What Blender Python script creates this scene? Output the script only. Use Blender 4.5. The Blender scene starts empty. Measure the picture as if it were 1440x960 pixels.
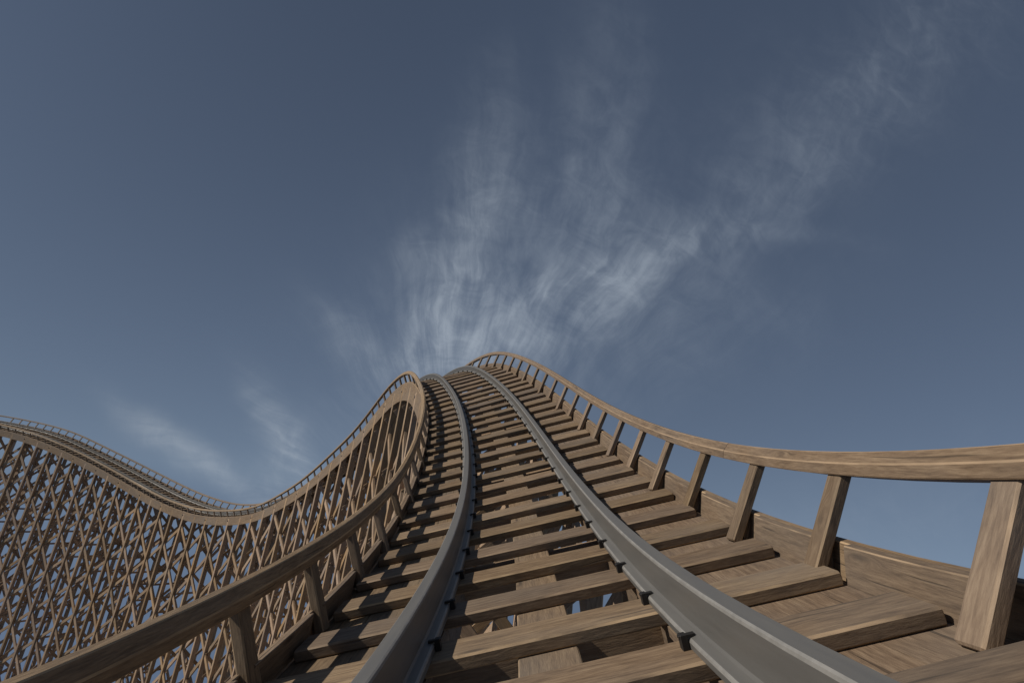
import bpy, bmesh, math, random
import numpy as np
from mathutils import Matrix, Vector

# ------------------------------------------------------------------ numbers
SC = 0.6            # metres per sleeper spacing
ZUP = 30.0          # height of the viewpoint above the feet of the trestle
PITCH, ROLL, LENS = 0.31216, 0.12723, 36.0 * 708.40 / 1440.0
SUN_AZ_LEFT, SUN_EL = 98.0, 32.0      # degrees to the left of the view, above horizon
EXPOSURE = -0.30
rnd = random.Random(11)

scene = bpy.context.scene
col = scene.collection

# ------------------------------------------------------------------ camera
def cam_axes():
    cp, sp = math.cos(PITCH), math.sin(PITCH)
    F = Vector((0, cp, sp)); R0 = Vector((1, 0, 0)); U0 = Vector((0, -sp, cp))
    c, s = math.cos(ROLL), math.sin(ROLL)
    return F, R0 * c + U0 * s, U0 * c - R0 * s
F_, R_, U_ = cam_axes()
cd = bpy.data.cameras.new('camera'); cd.lens = LENS; cd.sensor_width = 36.0; cd.sensor_fit = 'HORIZONTAL'
cd.clip_start = 0.05; cd.clip_end = 2000.0
cam = bpy.data.objects.new('camera', cd); col.objects.link(cam)
cam.matrix_world = Matrix(((R_.x, U_.x, -F_.x, 0), (R_.y, U_.y, -F_.y, 0), (R_.z, U_.z, -F_.z, ZUP), (0, 0, 0, 1)))
scene.camera = cam

# ------------------------------------------------------------------ node helper
class NT:
    def __init__(self, tree):
        self.t = tree; self.n = tree.nodes; self.l = tree.links
    def new(self, typ, **kw):
        n = self.n.new(typ)
        for k, v in kw.items(): setattr(n, k, v)
        return n
    def link(self, a, b): self.l.new(a, b)
    def setin(self, sock, v):
        if hasattr(v, 'is_output') or isinstance(v, bpy.types.NodeSocket): self.l.new(v, sock)
        else: sock.default_value = v
    def math(self, op, a, b=None, c=None, clamp=False):
        n = self.new('ShaderNodeMath', operation=op, use_clamp=clamp)
        self.setin(n.inputs[0], a)
        if b is not None: self.setin(n.inputs[1], b)
        if c is not None: self.setin(n.inputs[2], c)
        return n.outputs[0]
    def vmath(self, op, a, b=None):
        n = self.new('ShaderNodeVectorMath', operation=op)
        self.setin(n.inputs[0], a)
        if b is not None: self.setin(n.inputs[1], b)
        return n.outputs['Value'] if op in ('DOT_PRODUCT', 'LENGTH') else n.outputs[0]
    def xyz(self, x, y, z=0.0):
        n = self.new('ShaderNodeCombineXYZ')
        self.setin(n.inputs[0], x); self.setin(n.inputs[1], y); self.setin(n.inputs[2], z)
        return n.outputs[0]
    def noise(self, vec, scale=1.0, detail=4.0, rough=0.55, dist=0.0):
        n = self.new('ShaderNodeTexNoise'); n.noise_dimensions = '3D'
        self.setin(n.inputs['Vector'], vec); n.inputs['Scale'].default_value = scale
        n.inputs['Detail'].default_value = detail; n.inputs['Roughness'].default_value = rough
        n.inputs['Distortion'].default_value = dist
        return n.outputs['Fac']
    def ramp(self, fac, stops, interp='LINEAR'):
        n = self.new('ShaderNodeValToRGB'); n.color_ramp.interpolation = interp
        e = n.color_ramp.elements
        while len(e) < len(stops): e.new(0.5)
        for el, (p, c) in zip(e, stops): el.position = p; el.color = (c[0], c[1], c[2], 1)
        self.setin(n.inputs[0], fac)
        return n.outputs[0]
    def maprange(self, v, a, b, c=0.0, d=1.0, smooth=False):
        n = self.new('ShaderNodeMapRange'); n.interpolation_type = 'SMOOTHSTEP' if smooth else 'LINEAR'
        self.setin(n.inputs[0], v); n.inputs[1].default_value = a; n.inputs[2].default_value = b
        n.inputs[3].default_value = c; n.inputs[4].default_value = d
        return n.outputs[0]
    def mix(self, fac, a, b, blend='MIX'):
        n = self.new('ShaderNodeMix'); n.data_type = 'RGBA'; n.blend_type = blend
        self.setin(n.inputs[0], fac)
        for s, v in ((n.inputs[6], a), (n.inputs[7], b)):
            if isinstance(v, (tuple, list)): s.default_value = (*v[:3], 1)
            else: self.l.new(v, s)
        return n.outputs[2]

# ------------------------------------------------------------------ world
world = bpy.data.worlds.new('World'); scene.world = world; world.use_nodes = True
W = NT(world.node_tree); W.n.clear()
sun_dir = Vector((-math.sin(math.radians(SUN_AZ_LEFT)) * math.cos(math.radians(SUN_EL)),
                  math.cos(math.radians(SUN_AZ_LEFT)) * math.cos(math.radians(SUN_EL)),
                  math.sin(math.radians(SUN_EL))))
tc = W.new('ShaderNodeTexCoord')
gen = tc.outputs['Generated']
sep = W.new('ShaderNodeSeparateXYZ'); W.link(gen, sep.inputs[0])
zz = W.math('ADD', W.math('MULTIPLY', W.math('ABSOLUTE', sep.outputs[2]), 0.90), 0.27)   # the clear air goes on below eye level: the track stands high up
skyvec = W.vmath('NORMALIZE', W.xyz(sep.outputs[0], sep.outputs[1], zz))
sky = W.new('ShaderNodeTexSky'); sky.sky_type = 'NISHITA'; sky.sun_disc = False
sky.sun_elevation = math.radians(SUN_EL); sky.sun_rotation = math.atan2(sun_dir.x, sun_dir.y)
sky.altitude = 200; sky.air_density = 1.0; sky.dust_density = 0.1; sky.ozone_density = 1.6
W.link(skyvec, sky.inputs[0])
hs = W.new('ShaderNodeHueSaturation'); hs.inputs['Saturation'].default_value = 0.81
hs.inputs['Value'].default_value = 1.0
W.link(sky.outputs[0], hs.inputs['Color'])
# cirrus: streaks of a high sheet that all run towards one point of the horizon
fx = (585 - 720) / 708.4; fy = -(700 - 480) / 708.4
vdir = (F_ + R_ * fx + U_ * fy).normalized()
ax_r = vdir.cross(Vector((0, 0, 1))).normalized(); ax_u = ax_r.cross(vdir).normalized()
dv = W.vmath('DOT_PRODUCT', gen, tuple(vdir)); dvc = W.math('MAXIMUM', dv, 0.05)
qx = W.math('DIVIDE', W.vmath('DOT_PRODUCT', gen, tuple(ax_r)), dvc)
qy = W.math('DIVIDE', W.vmath('DOT_PRODUCT', gen, tuple(ax_u)), dvc)
q0 = W.xyz(qx, qy)
def sk(px, py):
    d = F_ + R_ * ((px - 720) / 708.4) + U_ * (-(py - 480) / 708.4)
    d.normalize()
    return d.dot(ax_r) / d.dot(vdir), d.dot(ax_u) / d.dot(vdir)
wn = W.new('ShaderNodeTexNoise'); wn.inputs['Scale'].default_value = 2.4; wn.inputs['Detail'].default_value = 3.0
W.link(q0, wn.inputs['Vector'])
wv = W.vmath('SCALE', W.vmath('SUBTRACT', wn.outputs['Color'], (0.5, 0.5, 0.5)))
wv.node.inputs['Scale'].default_value = 0.15
wn2 = W.new('ShaderNodeTexNoise'); wn2.inputs['Scale'].default_value = 11.0; wn2.inputs['Detail'].default_value = 4.0
W.link(q0, wn2.inputs['Vector'])
wv2 = W.vmath('SCALE', W.vmath('SUBTRACT', wn2.outputs['Color'], (0.5, 0.5, 0.5)))
wv2.node.inputs['Scale'].default_value = 0.022
qw = W.vmath('ADD', W.vmath('ADD', q0, wv), wv2)
sw = W.new('ShaderNodeSeparateXYZ'); W.link(qw, sw.inputs[0])
rad = W.math('SQRT', W.math('ADD', W.math('MULTIPLY', sw.outputs[0], sw.outputs[0]), W.math('MULTIPLY', sw.outputs[1], sw.outputs[1])))
ang = W.math('ADD', W.math('ARCTAN2', sw.outputs[0], W.math('ADD', sw.outputs[1], 0.02)), W.math('MULTIPLY', rad, 0.20))
lr = W.math('LOGARITHM', W.math('ADD', rad, 0.12), 2.718)
st1 = W.noise(W.xyz(W.math('MULTIPLY', ang, 8.0), W.math('MULTIPLY', lr, 1.6), 3.1), 1.0, 5.0, 0.6, 0.5)
st2 = W.noise(W.xyz(W.math('MULTIPLY', ang, 24.0), W.math('MULTIPLY', lr, 3.6), 7.7), 1.0, 5.0, 0.62, 0.8)
st3 = W.noise(qw, 9.0, 6.0, 0.65, 1.2)
streak = W.math('ADD', W.math('ADD', W.math('MULTIPLY', st1, 0.44), W.math('MULTIPLY', st2, 0.18)), W.math('MULTIPLY', st3, 0.38))
# the patches of cirrus: (pixel it was seen at in the photo, half length, half width in degrees-like units, tilt, strength)
PATCH = [(645, 400, 170, 46, 78, 0.78), (605, 500, 100, 60, 68, 1.1), (690, 475, 110, 40, 22, 0.52), (800, 425, 140, 40, 27, 0.45), (930, 365, 220, 42, 34, 0.62),
         (800, 320, 200, 130, 45, 0.36), (1130, 215, 240, 55, 43, 0.46), (830, 200, 240, 55, 78, 0.42), (500, 490, 80, 28, -40, 0.60), (405, 605, 75, 20, -62, 0.80),
         (395, 660, 60, 45, 60, 0.45), (225, 605, 85, 17, -35, 0.72), (285, 650, 75, 18, -38, 0.80), (1060, 450, 150, 70, 20, 0.18), (690, 230, 150, 36, 86, 0.52),
         (1300, 50, 170, 60, 35, 0.36), (1230, 730, 200, 60, 20, 0.28), (560, 370, 60, 26, 55, 0.28), (1130, 325, 90, 14, -12, 0.30)]
mask = None
for (px, py, a, b, tilt, amp) in PATCH:
    cx, cy = sk(px, py)
    t = math.radians(tilt); ex, ey = sk(px + math.cos(t) * 20, py - math.sin(t) * 20)
    l = math.hypot(ex - cx, ey - cy); ux, uy = (ex - cx) / l, (ey - cy) / l; k = l / 20
    dx = W.math('SUBTRACT', sw.outputs[0], cx); dy = W.math('SUBTRACT', sw.outputs[1], cy)
    m1 = W.math('MULTIPLY_ADD', dx, ux / (a * k), W.math('MULTIPLY', dy, uy / (a * k)))
    m2 = W.math('MULTIPLY_ADD', dx, -uy / (b * k), W.math('MULTIPLY', dy, ux / (b * k)))
    r2 = W.math('ADD', W.math('MULTIPLY', m1, m1), W.math('MULTIPLY', m2, m2))
    g = W.math('MULTIPLY', W.math('EXPONENT', W.math('MULTIPLY', r2, -1.0)), amp)
    mask = g if mask is None else W.math('ADD', mask, g)
mask = W.math('MULTIPLY', W.math('MINIMUM', mask, 1.2), W.maprange(rad, 0.30, 1.0, 1.12, 0.55, True))
body = W.maprange(streak, 0.36, 0.70, 0.0, 1.0, True)
soft = W.maprange(W.noise(qw, 4.2, 5.0, 0.6, 0.6), 0.22, 0.78, 0.0, 1.0, True)
wisp = W.math('MULTIPLY', body, W.math('MULTIPLY_ADD', soft, 0.36, 0.22))
veil = W.math('MULTIPLY_ADD', soft, 0.15, 0.03)
cf = W.math('MULTIPLY', W.math('ADD', wisp, veil), mask, clamp=True)
front = W.maprange(dv, 0.0, 0.2)
cf = W.math('MULTIPLY', cf, front)
skyc = W.mix(cf, hs.outputs[0], (6.6, 7.5, 8.6))
skyc = W.mix(W.maprange(sep.outputs[2], -0.44, -0.66, 0.0, 1.0, True), skyc, (1.05, 1.0, 0.95))      # muted tone added far below, out of view, to set the fill light
sunside = W.maprange(W.vmath('DOT_PRODUCT', gen, tuple(sun_dir)), 0.05, 0.75, 1.0, 0.68, True)
skyc = W.mix(1.0, skyc, W.xyz(sunside, sunside, sunside), 'MULTIPLY')
bg = W.new('ShaderNodeBackground'); bg.inputs['Strength'].default_value = 0.077
W.link(skyc, bg.inputs['Color'])
wo = W.new('ShaderNodeOutputWorld'); W.link(bg.outputs[0], wo.inputs[0])

# ------------------------------------------------------------------ sun, exposure
sd = bpy.data.lights.new('sun', 'SUN'); sd.energy = 4.3; sd.angle = math.radians(0.6); sd.color = (1.0, 0.92, 0.81)
so = bpy.data.objects.new('sun', sd); col.objects.link(so)
so.rotation_euler = sun_dir.to_track_quat('Z', 'Y').to_euler(); so.location = (-40, 0, ZUP + 40)
vs = scene.view_settings
vs.view_transform = 'Standard'; vs.look = 'None'; vs.gamma = 1.0; vs.use_curve_mapping = False; vs.exposure = EXPOSURE
scene.render.engine = 'CYCLES'

# ------------------------------------------------------------------ materials
def wood(name, dark, mid, light, sat_jit=0.12, gl=1.0, wr=(0.40, 0.62, 0.75)):
    m = bpy.data.materials.new(name); m.use_nodes = True
    N = NT(m.node_tree); N.n.clear()
    uv = N.new('ShaderNodeUVMap'); uv.uv_map = 'grain'
    oi = N.new('ShaderNodeObjectInfo')
    s = N.new('ShaderNodeSeparateXYZ'); N.link(uv.outputs[0], s.inputs[0])
    off = N.math('MULTIPLY', oi.outputs['Random'], 57.0)
    x = N.math('ADD', s.outputs[0], off); y = N.math('ADD', s.outputs[1], N.math('MULTIPLY', off, 1.7))
    # lazy bends of the grain
    bend = N.noise(N.xyz(N.math('MULTIPLY', x, 1.3), N.math('MULTIPLY', y, 3.0), off), 1.0, 2.0, 0.5)
    # knots push the grain aside
    vo = N.new('ShaderNodeTexVoronoi'); vo.feature = 'F1'; vo.inputs['Scale'].default_value = 1.0
    N.link(N.xyz(N.math('MULTIPLY', x, 1.15), N.math('MULTIPLY', y, 5.2), 2.0), vo.inputs['Vector'])
    kn = N.maprange(vo.outputs['Distance'], 0.04, 0.22, 1.0, 0.0, True)
    y2 = N.math('ADD', y, N.math('ADD', N.math('MULTIPLY', bend, 0.05), N.math('MULTIPLY', kn, 0.04)))
    g1 = N.noise(N.xyz(N.math('MULTIPLY', x, 4.2 * gl), N.math('MULTIPLY', y2, 44.0 * gl), off), 1.0, 6.0, 0.66)
    g2 = N.noise(N.xyz(N.math('MULTIPLY', x, 15.0 * gl), N.math('MULTIPLY', y2, 130.0 * gl), off), 1.0, 5.0, 0.65)
    g3 = N.noise(N.xyz(N.math('MULTIPLY', x, 0.7), N.math('MULTIPLY', y, 2.4), off), 1.0, 3.0, 0.5)
    g = N.math('ADD', N.math('ADD', N.math('MULTIPLY', g1, 0.48), N.math('MULTIPLY', g2, 0.34)), N.math('MULTIPLY', g3, 0.18))
    c = N.ramp(g, [(0.36, dark), (0.50, mid), (0.65, light)])
    # checks: thin dark splits along the grain
    ck = N.noise(N.xyz(N.math('MULTIPLY', x, 1.1), N.math('MULTIPLY', y2, 42.0), N.math('ADD', off, 9.0)), 1.0, 2.0, 0.5)
    ckm = N.maprange(ck, 0.665, 0.71, 0.0, 0.65)
    c = N.mix(ckm, c, tuple(v * 0.32 for v in dark))
    c = N.mix(N.math('MULTIPLY', N.maprange(vo.outputs['Distance'], 0.03, 0.13, 1.0, 0.0, True), 0.9), c, tuple(v * 0.55 for v in dark))
    # weathering: greyer patches, and each piece its own tone
    wz = N.noise(N.xyz(N.math('MULTIPLY', x, 0.45), N.math('MULTIPLY', y, 1.1), 4.0), 1.0, 4.0, 0.6)
    gray = tuple((dark[i] + mid[i] + light[i]) / 3 for i in range(3)); ga = sum(gray) / 3
    c = N.mix(N.maprange(wz, 0.40, 0.72, 0.05, 0.5), c, (ga * 0.98, ga * 0.95, ga * 0.9))
    ea = N.new('ShaderNodeAttribute'); ea.attribute_name = 'edge'
    en = N.noise(N.xyz(N.math('MULTIPLY', x, 2.2), N.math('MULTIPLY', y, 6.0), 8.0), 1.0, 3.0, 0.6)
    wear_highlight = N.math('MULTIPLY', ea.outputs['Fac'], N.maprange(en, wr[0], wr[1], 0.0, wr[2]))
    c = N.mix(wear_highlight, c, tuple(min(1.0, v * 1.55) for v in light))       # arrises rubbed pale, their bright highlight line painted in as well
    hsv = N.new('ShaderNodeHueSaturation'); N.link(c, hsv.inputs['Color'])
    N.link(N.maprange(oi.outputs['Random'], 0, 1, 1 - sat_jit * 1.6, 1 + sat_jit * 1.4), hsv.inputs['Value'])
    r2 = N.math('FRACT', N.math('MULTIPLY', oi.outputs['Random'], 13.37))
    N.link(N.maprange(r2, 0, 1, 1 - sat_jit * .7, 1 + sat_jit * .7), hsv.inputs['Saturation'])
    N.link(N.maprange(r2, 0, 1, 0.496, 0.503), hsv.inputs['Hue'])
    b = N.new('ShaderNodeBsdfPrincipled'); N.link(hsv.outputs[0], b.inputs['Base Color'])
    N.link(N.maprange(g, 0.3, 0.7, 0.82, 0.62), b.inputs['Roughness'])
    b.inputs['Specular IOR Level'].default_value = 0.3
    hgt = N.math('SUBTRACT', N.math('ADD', N.math('MULTIPLY', g1, 0.5), N.math('MULTIPLY', g2, 0.6)), N.math('MULTIPLY', ckm, 0.8))
    bp = N.new('ShaderNodeBump'); bp.inputs['Strength'].default_value = 0.6; bp.inputs['Distance'].default_value = 0.006
    N.link(hgt, bp.inputs['Height']); N.link(bp.outputs[0], b.inputs['Normal'])
    o = N.new('ShaderNodeOutputMaterial'); N.link(b.outputs[0], o.inputs[0])
    return m
WOOD = wood('weathered timber', (0.098, 0.062, 0.036), (0.205, 0.139, 0.083), (0.325, 0.236, 0.148))
WOOD_RAIL = wood('handrail timber', (0.105, 0.067, 0.039), (0.222, 0.150, 0.089), (0.345, 0.248, 0.154), wr=(0.26, 0.56, 0.70))
WOOD_TRES = wood('trestle timber', (0.165, 0.102, 0.056), (0.35, 0.230, 0.130), (0.49, 0.342, 0.208), 0.16)

def steel(name, base, rough, metal):
    m = bpy.data.materials.new(name); m.use_nodes = True
    N = NT(m.node_tree); N.n.clear()
    uv = N.new('ShaderNodeUVMap'); uv.uv_map = 'grain'
    s = N.new('ShaderNodeSeparateXYZ'); N.link(uv.outputs[0], s.inputs[0])
    n1 = N.noise(N.xyz(N.math('MULTIPLY', s.outputs[0], 2.0), N.math('MULTIPLY', s.outputs[1], 30.0), 0.0), 1.0, 4.0, 0.6)
    n2 = N.noise(N.xyz(N.math('MULTIPLY', s.outputs[0], 14.0), N.math('MULTIPLY', s.outputs[1], 14.0), 5.0), 1.0, 5.0, 0.65)
    c = N.mix(N.maprange(n1, 0.35, 0.7, 0.0, 1.0), tuple(v * 0.93 for v in base), tuple(v * 1.06 for v in base))
    c = N.mix(N.maprange(n2, 0.62, 0.82, 0.0, 0.14), c, (0.10, 0.085, 0.07))
    ea = N.new('ShaderNodeAttribute'); ea.attribute_name = 'edge'
    c = N.mix(N.math('MULTIPLY', ea.outputs['Fac'], N.maprange(n2, 0.30, 0.60, 0.9, 0.5)), c, tuple(v * 2.3 for v in base))  # edge highlight painted into the colour, along with polished wear
    b = N.new('ShaderNodeBsdfPrincipled'); N.link(c, b.inputs['Base Color'])
    b.inputs['Metallic'].default_value = metal
    N.link(N.maprange(n1, 0.3, 0.7, rough - 0.06, rough + 0.08), b.inputs['Roughness'])
    o = N.new('ShaderNodeOutputMaterial'); N.link(b.outputs[0], o.inputs[0])
    return m
STEEL = steel('grey rail steel', (0.130, 0.126, 0.118), 0.44, 0.0)
IRON = steel('black iron', (0.022, 0.020, 0.019), 0.55, 0.3)

# ------------------------------------------------------------------ the line of the track
CP = np.array([[-2.57, -8.711, 0.832, 0.424],
    [-1.122, -4.928, -0.362, 0.395],
    [-0.102, -1.068, -1.011, 0.362],
    [0.488, 2.853, -1.113, 0.317],
    [0.613, 6.793, -0.633, 0.324],
    [0.532, 10.714, 0.271, 0.363],
    [0.196, 14.487, 1.521, 0.368],
    [-0.328, 18.185, 2.906, 0.407],
    [-1.034, 21.871, 4.325, 0.453],
    [-2.0, 25.506, 5.722, 0.462],
    [-3.19, 29.088, 7.008, 0.427],
    [-4.671, 32.814, 7.37, 0.424],
    [-6.305, 36.458, 6.84, 0.415],
    [-8.063, 39.858, 5.616, 0.423],
    [-10.014, 43.094, 4.224, 0.446],
    [-12.157, 46.238, 2.971, 0.467],
    [-14.422, 49.266, 1.58, 0.506],
    [-16.791, 52.21, 0.21, 0.536],
    [-19.292, 55.06, -1.104, 0.522],
    [-21.863, 57.823, -2.48, 0.479],
    [-24.684, 60.429, -3.649, 0.387],
    [-27.659, 62.984, -4.477, 0.269],
    [-30.793, 65.41, -5.106, 0.183],
    [-34.109, 67.633, -5.347, 0.146],
    [-37.536, 69.673, -5.167, 0.141],
    [-41.049, 71.529, -4.73, 0.135],
    [-44.582, 73.247, -4.069, 0.131],
    [-48.191, 74.751, -3.226, 0.127],
    [-51.889, 75.996, -2.321, 0.124],
    [-55.595, 77.184, -1.405, 0.122],
    [-59.351, 78.226, -0.515, 0.137],
    [-63.141, 79.111, 0.365, 0.175],
    [-66.959, 79.964, 1.194, 0.213],
    [-70.871, 80.754, 1.722, 0.222],
    [-74.796, 81.471, 2.071, 0.224],
    [-78.757, 81.946, 2.325, 0.219],
    [-82.757, 82.064, 2.49, 0.205],
    [-86.751, 81.821, 2.562, 0.186],
    [-90.722, 81.219, 2.544, 0.165]])
CP[2, 0] += 0.40
U0c, DUc = -9.0, 4.0
def ev(u):
    u = np.atleast_1d(np.asarray(u, float)); t = (u - U0c) / DUc
    i = np.clip(np.floor(t).astype(int), 0, len(CP) - 4); s = t - i
    w = np.stack([(1 - s) ** 3 / 6, (3 * s ** 3 - 6 * s ** 2 + 4) / 6, (-3 * s ** 3 + 3 * s ** 2 + 3 * s + 1) / 6, s ** 3 / 6], -1)
    d = np.stack([-(1 - s) ** 2 / 2, (3 * s ** 2 - 4 * s) / 2, (-3 * s ** 2 + 2 * s + 1) / 2, s ** 2 / 2], -1) / DUc
    idx = i[:, None] + np.arange(4)
    return np.einsum('nk,nkc->nc', w, CP[idx]), np.einsum('nk,nkc->nc', d, CP[idx])
ZV = np.array([0, 0, 1.0])
def frame(u):
    P, D = ev(u)
    T = D[:, :3] / np.linalg.norm(D[:, :3], axis=1, keepdims=True)
    S0 = np.cross(T, ZV); S0 /= np.linalg.norm(S0, axis=1, keepdims=True)
    N0 = np.cross(S0, T); b = P[:, 3:4]
    S = S0 * np.cos(b) + N0 * np.sin(b); N = N0 * np.cos(b) - S0 * np.sin(b)
    return P[:, :3], T, S, N, S0, N0
def M(p):                      # track units to metres
    return np.asarray(p) * SC + np.array([0, 0, ZUP])
def at(u, lat=0.0, ht=0.0, hv=0.0):
    P, T, S, N, S0, N0 = frame([u])
    return (P + S * lat + N * ht + ZV * hv)[0]

# ------------------------------------------------------------------ mesh helpers
def link(name, me, mat=None, parent=None):
    o = bpy.data.objects.new(name, me); col.objects.link(o)
    if mat and me and not me.materials: me.materials.append(mat)
    if parent: o.parent = parent
    return o
def thing(name, label, cat, loc=(0, 0, 0), group=None):
    o = bpy.data.objects.new(name, None); col.objects.link(o); o.empty_display_size = 0.3
    o['label'] = label; o['category'] = cat
    if group: o['group'] = group
    return o
class MB:
    """collects sweeps and boxes and links them as one mesh with a grain map"""
    def __init__(self): self.v = []; self.f = []; self.uv = []; self.sm = []; self.ed = []
    def rings(self, rings, lens, smooth=False, caps=True, voff=0.0, vscale=1.0):
        # rings: (n, k, 3) metres; lens: distance along; u runs along the piece
        n, k, _ = rings.shape; b = len(self.v)
        self.v += [tuple(p) for r in rings for p in r]
        per = np.r_[0, np.cumsum(np.linalg.norm(np.roll(rings[0], -1, 0) - rings[0], axis=1))] * vscale + voff
        for i in range(n - 1):
            for j in range(k):
                j2 = (j + 1) % k
                self.f.append((b + i * k + j, b + i * k + j2, b + (i + 1) * k + j2, b + (i + 1) * k + j))
                self.uv.append(((lens[i], per[j]), (lens[i], per[j + 1]), (lens[i + 1], per[j + 1]), (lens[i + 1], per[j])))
                self.sm.append(smooth); self.ed.append(1.0 if (k in (8, 12) and j % 2 == 0) or (k == 18 and j in (1, 2, 6, 7, 9, 10, 14, 15)) else 0.0)
        if caps:
            for i, o in ((0, -1), (n - 1, 1)):
                idx = list(range(k)) if o > 0 else list(range(k - 1, -1, -1))
                self.f.append(tuple(b + i * k + j for j in idx))
                c = rings[i].mean(0); e1 = rings[i][0] - c; e1 = e1 / (np.linalg.norm(e1) + 1e-9)
                nn = np.cross(rings[i][1] - rings[i][0], rings[i][2] - rings[i][1]); e2 = np.cross(nn, e1); e2 = e2 / (np.linalg.norm(e2) + 1e-9)
                self.uv.append(tuple((lens[i] + 0.3 * float((rings[i][j] - c) @ e1), voff + float((rings[i][j] - c) @ e2)) for j in idx))
                self.sm.append(False); self.ed.append(0.0)
    def stick(self, a, b, wvec, dvec, w, d, ch=0.012, voff=None):
        """a straight timber from a to b (metres), section w along wvec and d along dvec, chamfered corners"""
        a = np.asarray(a, float); b = np.asarray(b, float); L = np.linalg.norm(b - a); ax = (b - a) / L
        wv = np.asarray(wvec, float); wv = wv - ax * (wv @ ax); wv /= np.linalg.norm(wv)
        dv = np.cross(ax, wv)
        hw, hd = w / 2, d / 2; c = min(ch, hw * .5, hd * .5)
        pr = [(-hw, -hd + c), (-hw + c, -hd), (hw - c, -hd), (hw, -hd + c), (hw, hd - c), (hw - c, hd), (-hw + c, hd), (-hw, hd - c)]
        def ring(p, sh): return np.array([p + wv * (x - math.copysign(sh, x)) + dv * (y - math.copysign(sh, y)) for x, y in pr])
        e = min(c, L * .1)
        rs = np.array([ring(a, e), ring(a + ax * e, 0), ring(b - ax * e, 0), ring(b, e)])
        self.rings(rs, [0, e, L - e, L], voff=rnd.uniform(0, 3) if voff is None else voff)
    def mesh(self, name):
        me = bpy.data.meshes.new(name)
        me.from_pydata(self.v, [], self.f)
        uvl = me.uv_layers.new(name='grain')
        flat = [c for poly in self.uv for p in poly for c in p]
        uvl.data.foreach_set('uv', flat)
        me.polygons.foreach_set('use_smooth', self.sm)
        at_ = me.attributes.new('edge', 'FLOAT', 'FACE'); at_.data.foreach_set('value', self.ed)
        bm = bmesh.new(); bm.from_mesh(me); bmesh.ops.recalc_face_normals(bm, faces=bm.faces); bm.to_mesh(me); bm.free()
        me.update()
        return me
    def build(self, name, mat, parent=None): return link(name, self.mesh(name), mat, parent)

def box_section(w0, w1, h0, h1, c):
    return [(w0, h0 + c), (w0 + c, h0), (w1 - c, h0), (w1, h0 + c), (w1, h1 - c), (w1 - c, h1), (w0 + c, h1), (w0, h1 - c)]
def plain(w0, w1, h0, h1): return [(w0, h0), (w1, h0), (w1, h1), (w0, h1)]
def sweep(mb, u0, u1, sec, mode='bank', step=0.5, yfun=None, lat=0.0, hv=0.0, smooth=False, voff=None, gap=None):
    """sec: (x, y) corners. bank: x along the banked deck, y square to it. plumb: x along the deck, y straight up.
       level: centre at lat / hv, x and y in the frame that does not bank"""
    n = max(2, int(round((u1 - u0) / step)) + 1); u = np.linspace(u0, u1, n)
    P, T, S, N, S0, N0 = frame(u)
    sec = np.array(sec, float)
    if yfun: sec3 = yfun(u, sec)
    if mode == 'bank': r = P[:, None] + S[:, None] * sec[None, :, :1] + N[:, None] * sec[None, :, 1:]
    elif mode == 'plumb':
        ys = sec3[:, :, None] if yfun else sec[None, :, 1:]
        r = P[:, None] + S[:, None] * sec[None, :, :1] + ZV * ys
    else:
        c = P + S * lat + ZV * hv
        r = c[:, None] + S0[:, None] * sec[None, :, :1] + N0[:, None] * sec[None, :, 1:]
    mb.rings(M(r), u * SC, smooth=smooth, voff=rnd.uniform(0, 3) if voff is None else voff)

# fitted measures of the cross-section (in sleeper spacings)
E_, OP, OT, H_, FL, FD, FT, DL, DF = 2.3355, 2.3023, 2.6249, 0.6631, 2.4787, -0.9906, 0.1523, -0.0415, -0.0609
U_A, U_B = -6.0, 131.0
RAILC = 1.033

# ================================================================== TRACK
track = thing('coaster_track', 'roller coaster track of timber sleepers with two grey steel rails climbing over the crest', 'roller coaster track')
# sleepers -------------------------------------------------------------
SL_U0 = -3
SLW, SLH, SLC = 0.39, 0.108, 0.33
def sleeper_mesh():
    mb = MB(); mb.stick((-E_ * SC, 0, -SLH / 2 * SC), (E_ * SC, 0, -SLH / 2 * SC), (0, 1, 0), (0, 0, 1), SLW * SC, SLH * SC, 0.009, 0.0)
    return mb.mesh('sleeper')
sl_me = [sleeper_mesh() for _ in range(1)]
sl_me[0].materials.append(WOOD)
rest = MB()
for k, n in enumerate(range(SL_U0, 130)):
    u = n - SLC
    P, T, S, N, S0, N0 = [a[0] for a in frame([u])]
    if k < 100:
        o = link('sleeper', sl_me[0], WOOD, track)
        jit = rnd.uniform(-0.004, 0.004)
        T2 = T + S * jit
        m = Matrix(((S[0], T2[0], N[0], 0), (S[1], T2[1], N[1], 0), (S[2], T2[2], N[2], 0), (0, 0, 0, 1)))
        p = M(P + S * rnd.uniform(-0.025, 0.025)); m.translation = p
        o.matrix_world = m
    else:
        rest.stick(M(P - S * E_ - N * SLH / 2), M(P + S * E_ - N * SLH / 2), T, N, SLW * SC, SLH * SC, 0.009)
o = rest.build('sleepers_far_off', WOOD, track); o.name = 'sleeper_row'; o['kind'] = 'stuff'
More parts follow.
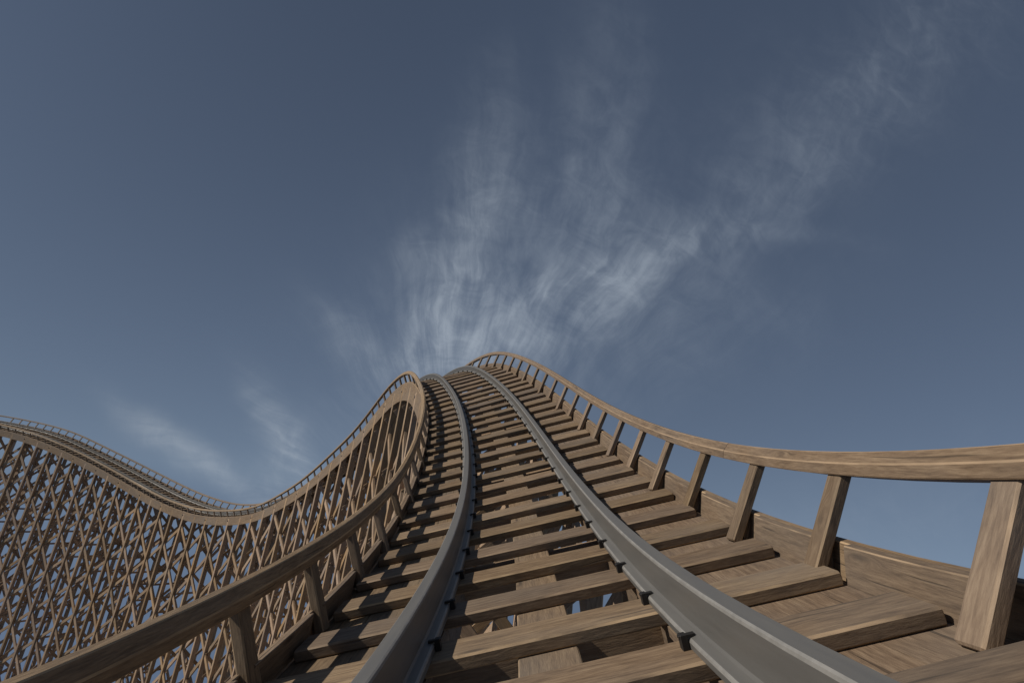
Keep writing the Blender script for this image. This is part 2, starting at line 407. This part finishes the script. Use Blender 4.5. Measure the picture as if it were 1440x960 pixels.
# walkway boards under the sleepers -------------------------------------
for sgn in (-1, 1):
    mb = MB()
    edges = [0.93, 1.42, 1.91, 2.40]
    for a, b in zip(edges[:-1], edges[1:]):
        lo, hi = (a, b - 0.006) if sgn > 0 else (-b + 0.006, -a)
        u = U_A + rnd.uniform(0, 3)
        while u < U_B - 1:
            L = rnd.uniform(9, 13)
            sweep(mb, u, min(u + L - 0.008, U_B), plain(lo, hi, -0.19, -SLH - 0.004 + rnd.uniform(-0.003, 0.0))); u += L
    mb.build('walkway', WOOD, track)
mb = MB()
u = U_A
while u < U_B - 1:
    L = rnd.uniform(8, 12); sweep(mb, u, min(u + L - 0.03, U_B), box_section(-0.23, 0.23, -0.21, -SLH - 0.004, 0.010)); u += L
mb.build('centre_plank', WOOD, track)
for sgn in (-1, 1):
    mb = MB(); u = U_A
    while u < U_B - 1:
        L = rnd.uniform(8, 12); c = sgn * 1.12
        sweep(mb, u, min(u + L - 0.02, U_B), box_section(c - 0.13, c + 0.13, -0.62, -0.195, 0.012)); u += L
    mb.build('stringer', WOOD, track)
# steel rails with their clamps ----------------------------------------
prof = [(-0.160, 0.004), (-0.160, 0.042), (-0.154, 0.054), (-0.142, 0.060), (-0.084, 0.072), (-0.070, 0.088), (-0.064, 0.312), (-0.059, 0.328), (-0.048, 0.336),
        (0.048, 0.336), (0.059, 0.328), (0.064, 0.312), (0.070, 0.088), (0.084, 0.072), (0.142, 0.060), (0.154, 0.054), (0.160, 0.042), (0.160, 0.004)]
def clamp_shape(mb, M4=None):
    # upright stem against the foot of the rail and a lip over it; x points at the rail
    def bx(x0, x1, y0, y1, z0, z1):
        a = np.array([(x0 + x1) / 2, (y0 + y1) / 2, z0]) * SC; b = np.array([(x0 + x1) / 2, (y0 + y1) / 2, z1]) * SC
        if M4 is not None:
            R, t = M4
            mb.stick(t + R @ a, t + R @ b, R @ np.array([1.0, 0, 0]), None, (x1 - x0) * SC, (y1 - y0) * SC, 0.002, 0.0)
        else:
            mb.stick(a, b, (1, 0, 0), None, (x1 - x0) * SC, (y1 - y0) * SC, 0.002, 0.0)
    bx(-0.048, -0.004, -0.030, 0.030, 0.0, 0.088)
    bx(-0.055, 0.050, -0.020, 0.020, 0.0655, 0.083)
cb = MB(); clamp_shape(cb); clamp_me = cb.mesh('rail_clamp'); clamp_me.materials.append(IRON)
for sgn in (-1, 1):
    mb = MB(); sweep(mb, U_A, U_B, [(sgn * RAILC + x, y) for x, y in prof], step=0.5, voff=0.0)
    rail = mb.build('rail', STEEL, track)
    far = MB(); cnt = 0
    for n in range(SL_U0, 130):
        u = n - 0.30
        P, T, S, N, S0, N0 = [a[0] for a in frame([u])]
        for side in (-1, 1):
            xdir = -side * S                         # towards the rail from that side
            lat = sgn * RAILC + side * 0.162
            ydir = np.cross(N, xdir)
            R = np.stack([xdir, ydir, N], 1); t = M(P + S * lat)
            if cnt < 98:
                o = link('rail_clamp', clamp_me, IRON, rail); cnt += 1
                o.matrix_world = Matrix([[*R[i], t[i]] for i in range(3)] + [[0, 0, 0, 1]])
            else: clamp_shape(far, (R, t))
    o = far.build('rail_clamp_row', IRON, rail); o['kind'] = 'stuff'
# side boards (fascia) with bolts, and the kerb timbers inside them -------
bolt = MB()
ringb = np.array([[(math.cos(a) * r, math.sin(a) * r, z) for a in np.linspace(0, 2 * math.pi, 9)[:-1]] for r, z in ((0.05, 0), (0.05, 0.018), (0.034, 0.03))])
bolt.rings(ringb, [0, 0.02, 0.03]); bolt_me = bolt.mesh('bolt'); bolt_me.materials.append(IRON)
TS, UT = 2.5738, 24.3574
def board_edge(u, sec):          # the side board gets shallower towards the far hill
    k = np.clip((u - 25) / 45, 0, 1); k = k * k * (3 - 2 * k)
    y = sec[None, :, 1]; return np.where(y > -0.4, y - 0.12 * k[:, None], y + 0.13 * k[:, None])
POST_U = [0.75 + 1.5 * (k - 1) for k in range(-2, 86)]
for sgn in (-1, 1):
    mb = MB(); u = U_A
    while u < U_B - 1:
        L = TS * rnd.choice([4, 5, 6]); u1 = min(u + L, U_B)
        a, b = (FL + 0.005, FL + 0.09) if sgn > 0 else (-FL - 0.03, -FL + 0.03)
        sweep(mb, u, u1 - 0.012, box_section(a, b, FD + 0.02, FT, 0.010), 'plumb', yfun=board_edge); u = u1
    fas = mb.build('side_board', WOOD_RAIL, track)
    if sgn < 0:
        for i in range(-4, 42, 2):
            u = UT + TS * i + 0.12
            P, T, S, N, S0, N0 = [a[0] for a in frame([u])]
            z = -S0; x = T - z * (T @ z); x /= np.linalg.norm(x); y = np.cross(z, x)
            t = M(P - S * (FL + 0.028) + ZV * (-0.36))
            o = link('bolt', bolt_me, IRON, fas); o.matrix_world = Matrix([[x[k], y[k], z[k], t[k]] for k in range(3)] + [[0, 0, 0, 1]])
    mb = MB()
    for ua, ub in zip(POST_U[:-1], POST_U[1:]):
        if ua < U_A or ub > U_B: continue
        a, b = (FL - 0.075, FL + 0.002) if sgn > 0 else (-FL + 0.033, -FL + 0.095)
        sweep(mb, ua + 0.02, ub - 0.25, box_section(a, b, -0.125, FT + 0.014, 0.008), 'plumb', step=0.4, yfun=board_edge)
    mb.build('kerb_timber', WOOD, track)

# ================================================================== HANDRAILS
def handrail(sgn, label):
    hr = thing('handrail_fence', label, 'handrail')
    mb = MB(); u = U_A
    sec = [(-0.090, 0.004), (-0.082, -0.005), (0.082, -0.005), (0.090, 0.004), (0.090, 0.086), (0.085, 0.102), (0.040, 0.190), (0.030, 0.197),
           (-0.030, 0.197), (-0.040, 0.190), (-0.085, 0.102), (-0.090, 0.086)]
    while u < U_B - 1:
        L = 1.5 * rnd.choice([6, 7, 8]); u1 = min(u + L, U_B)
        sweep(mb, u, u1 - 0.010, sec, 'level', lat=sgn * OT + DL, hv=H_, step=0.375); u = u1
    mb.build('top_rail', WOOD_RAIL, hr)
    for u in POST_U:
        if u < U_A or u > U_B: continue
        P, T, S, N, S0, N0 = [a[0] for a in frame([u - (0.12 if sgn > 0 and -1 < u < 0 else 0.0)])]
        foot = P + S * (sgn * OP + DF) - N * 0.110
        if sgn > 0 and u < 0: foot = foot - S * 0.06
        top = P + S * (sgn * OT + DL) + ZV * (H_ + 0.02)
        pm = MB(); pm.stick(M(foot), M(top), T, None, 0.185 * SC, 0.10 * SC, 0.008)
        pm.build('post', WOOD, hr)
    return hr
handrail(1, 'timber handrail on square posts along the outer right edge of the track')
handrail(-1, 'timber handrail along the inner left edge of the track, beside the lattice trestle')

# ================================================================== TRESTLE
trestle = thing('timber_trestle', 'tall lattice of timber posts and crossing braces holding up the coaster track', 'trestle')
BI = range(-11, 42)
ZB = -49.0
def bent_u(i): return UT + TS * i
for i in BI:
    u = bent_u(i)
    if u < U_A: continue
    P, T, S, N, S0, N0 = [a[0] for a in frame([u])]
    Th = np.array([T[0], T[1], 0]); Th /= np.linalg.norm(Th); Sh = np.array([S0[0], S0[1], 0]); Sh /= np.linalg.norm(Sh)
    tl = P - S * (FL - 0.17); tr = P + S * (FL - 0.17)
    cap = MB(); cap.stick(M(tl - N * 0.42 + S * 0.25), M(tr - N * 0.42 - S * 0.25), T, None, 0.30 * SC, 0.36 * SC)
    bent = cap.build('bent', WOOD_TRES, trestle)
    for q, sg in ((tl, -1), (tr, 1)):
        pm = MB(); top = q + ZV * (-0.20 if sg < 0 else -0.35)
        a = M(top); b = M(np.array([q[0], q[1], ZB]))
        pm.stick(a, b, Th, None, 0.30 * SC, 0.40 * SC, 0.012)
        pm.build('post', WOOD_TRES, bent)
    for flip in ((0, 1) if u < 48 else (0,) if u < 66 else (i % 2,)):
        zm = MB(); zt = -1.3; q = flip
        while P[2] + zt - 4.0 > ZB and zt > -34:
            pa, pb = (tl, tr) if q == 0 else (tr, tl)
            a = np.array([pa[0], pa[1], tl[2] + zt]); b = np.array([pb[0], pb[1], tl[2] + zt - 4.0])
            zm.stick(M(a - Th * (0.20 + 0.06 * flip)), M(b - Th * (0.20 + 0.06 * flip)), ZV, None, 0.30 * SC, 0.055 * SC, 0.006)
            zt -= 4.0; q = 1 - q
        zm.build('zigzag_brace', WOOD_TRES, bent)
    k = 0
    while True:
        dz = -4.0 - 0.06 * (i - 23) - (0 if i % 2 else 2.4) - 9.6 * k + 4.8
        k += 1
        if dz > -3.0: continue
        if P[2] + dz < ZB + 1 : break
        tm = MB(); za = np.array([tl[0], tl[1], tl[2] + dz]); zb = np.array([tr[0], tr[1], tl[2] + dz])
        tm.stick(M(za + Th * 0.19), M(zb + Th * 0.19), ZV, None, 0.22 * SC, 0.10 * SC)
        tm.build('cross_tie', WOOD_TRES, bent)
        if k > 14: break
def face_pt(i, dz, sg, inset):
    u = bent_u(i); P, T, S, N, S0, N0 = [a[0] for a in frame([u])]
    Sh = np.array([S0[0], S0[1], 0]); Sh /= np.linalg.norm(Sh)
    return P + S * (sg * FL) - Sh * sg * inset + ZV * dz, S0
lo, hi = max(BI.start, int(math.ceil((U_A - UT) / TS))), BI.stop - 1
right = MB()
for sg in (-1, 1):
    for slope in (1, -1):
        for m in range(-80, 80):
            pts = []
            for i in range(lo, hi + 1):
                dz = -4.0 + slope * 2.4 * (i - 23) + 4.8 * m - 0.06 * (i - 23)
                z = at(bent_u(i))[2] + dz
                if dz <= -0.9 and z > ZB: pts.append((i, dz))
            if len(pts) < 2: continue
            R = []
            inset = 0.13 if slope > 0 else 0.29
            C = [face_pt(i, dz, sg, inset) for i, dz in pts]
            c = np.array([p for p, _ in C]); s0 = np.array([s for _, s in C])
            # carry the top end up behind the side board
            tang = np.gradient(c, axis=0); tang /= np.linalg.norm(tang, axis=1, keepdims=True)
            up = np.cross(s0, tang); up /= np.linalg.norm(up, axis=1, keepdims=True)
            hw, hd = 0.165, 0.07
            r = np.stack([c + s0 * x + up * y for x, y in ((-hd, -hw), (hd, -hw), (hd, hw), (-hd, hw))], 1)
            ln = np.r_[0, np.cumsum(np.linalg.norm(np.diff(c, axis=0), axis=1))] * SC
            mb = MB() if sg < 0 else right
            mb.rings(M(r), ln, voff=rnd.uniform(0, 3))
            if sg < 0: mb.build('diagonal_brace', WOOD_TRES, trestle)
o = right.build('brace_lattice', WOOD_TRES, trestle); o['kind'] = 'stuff'
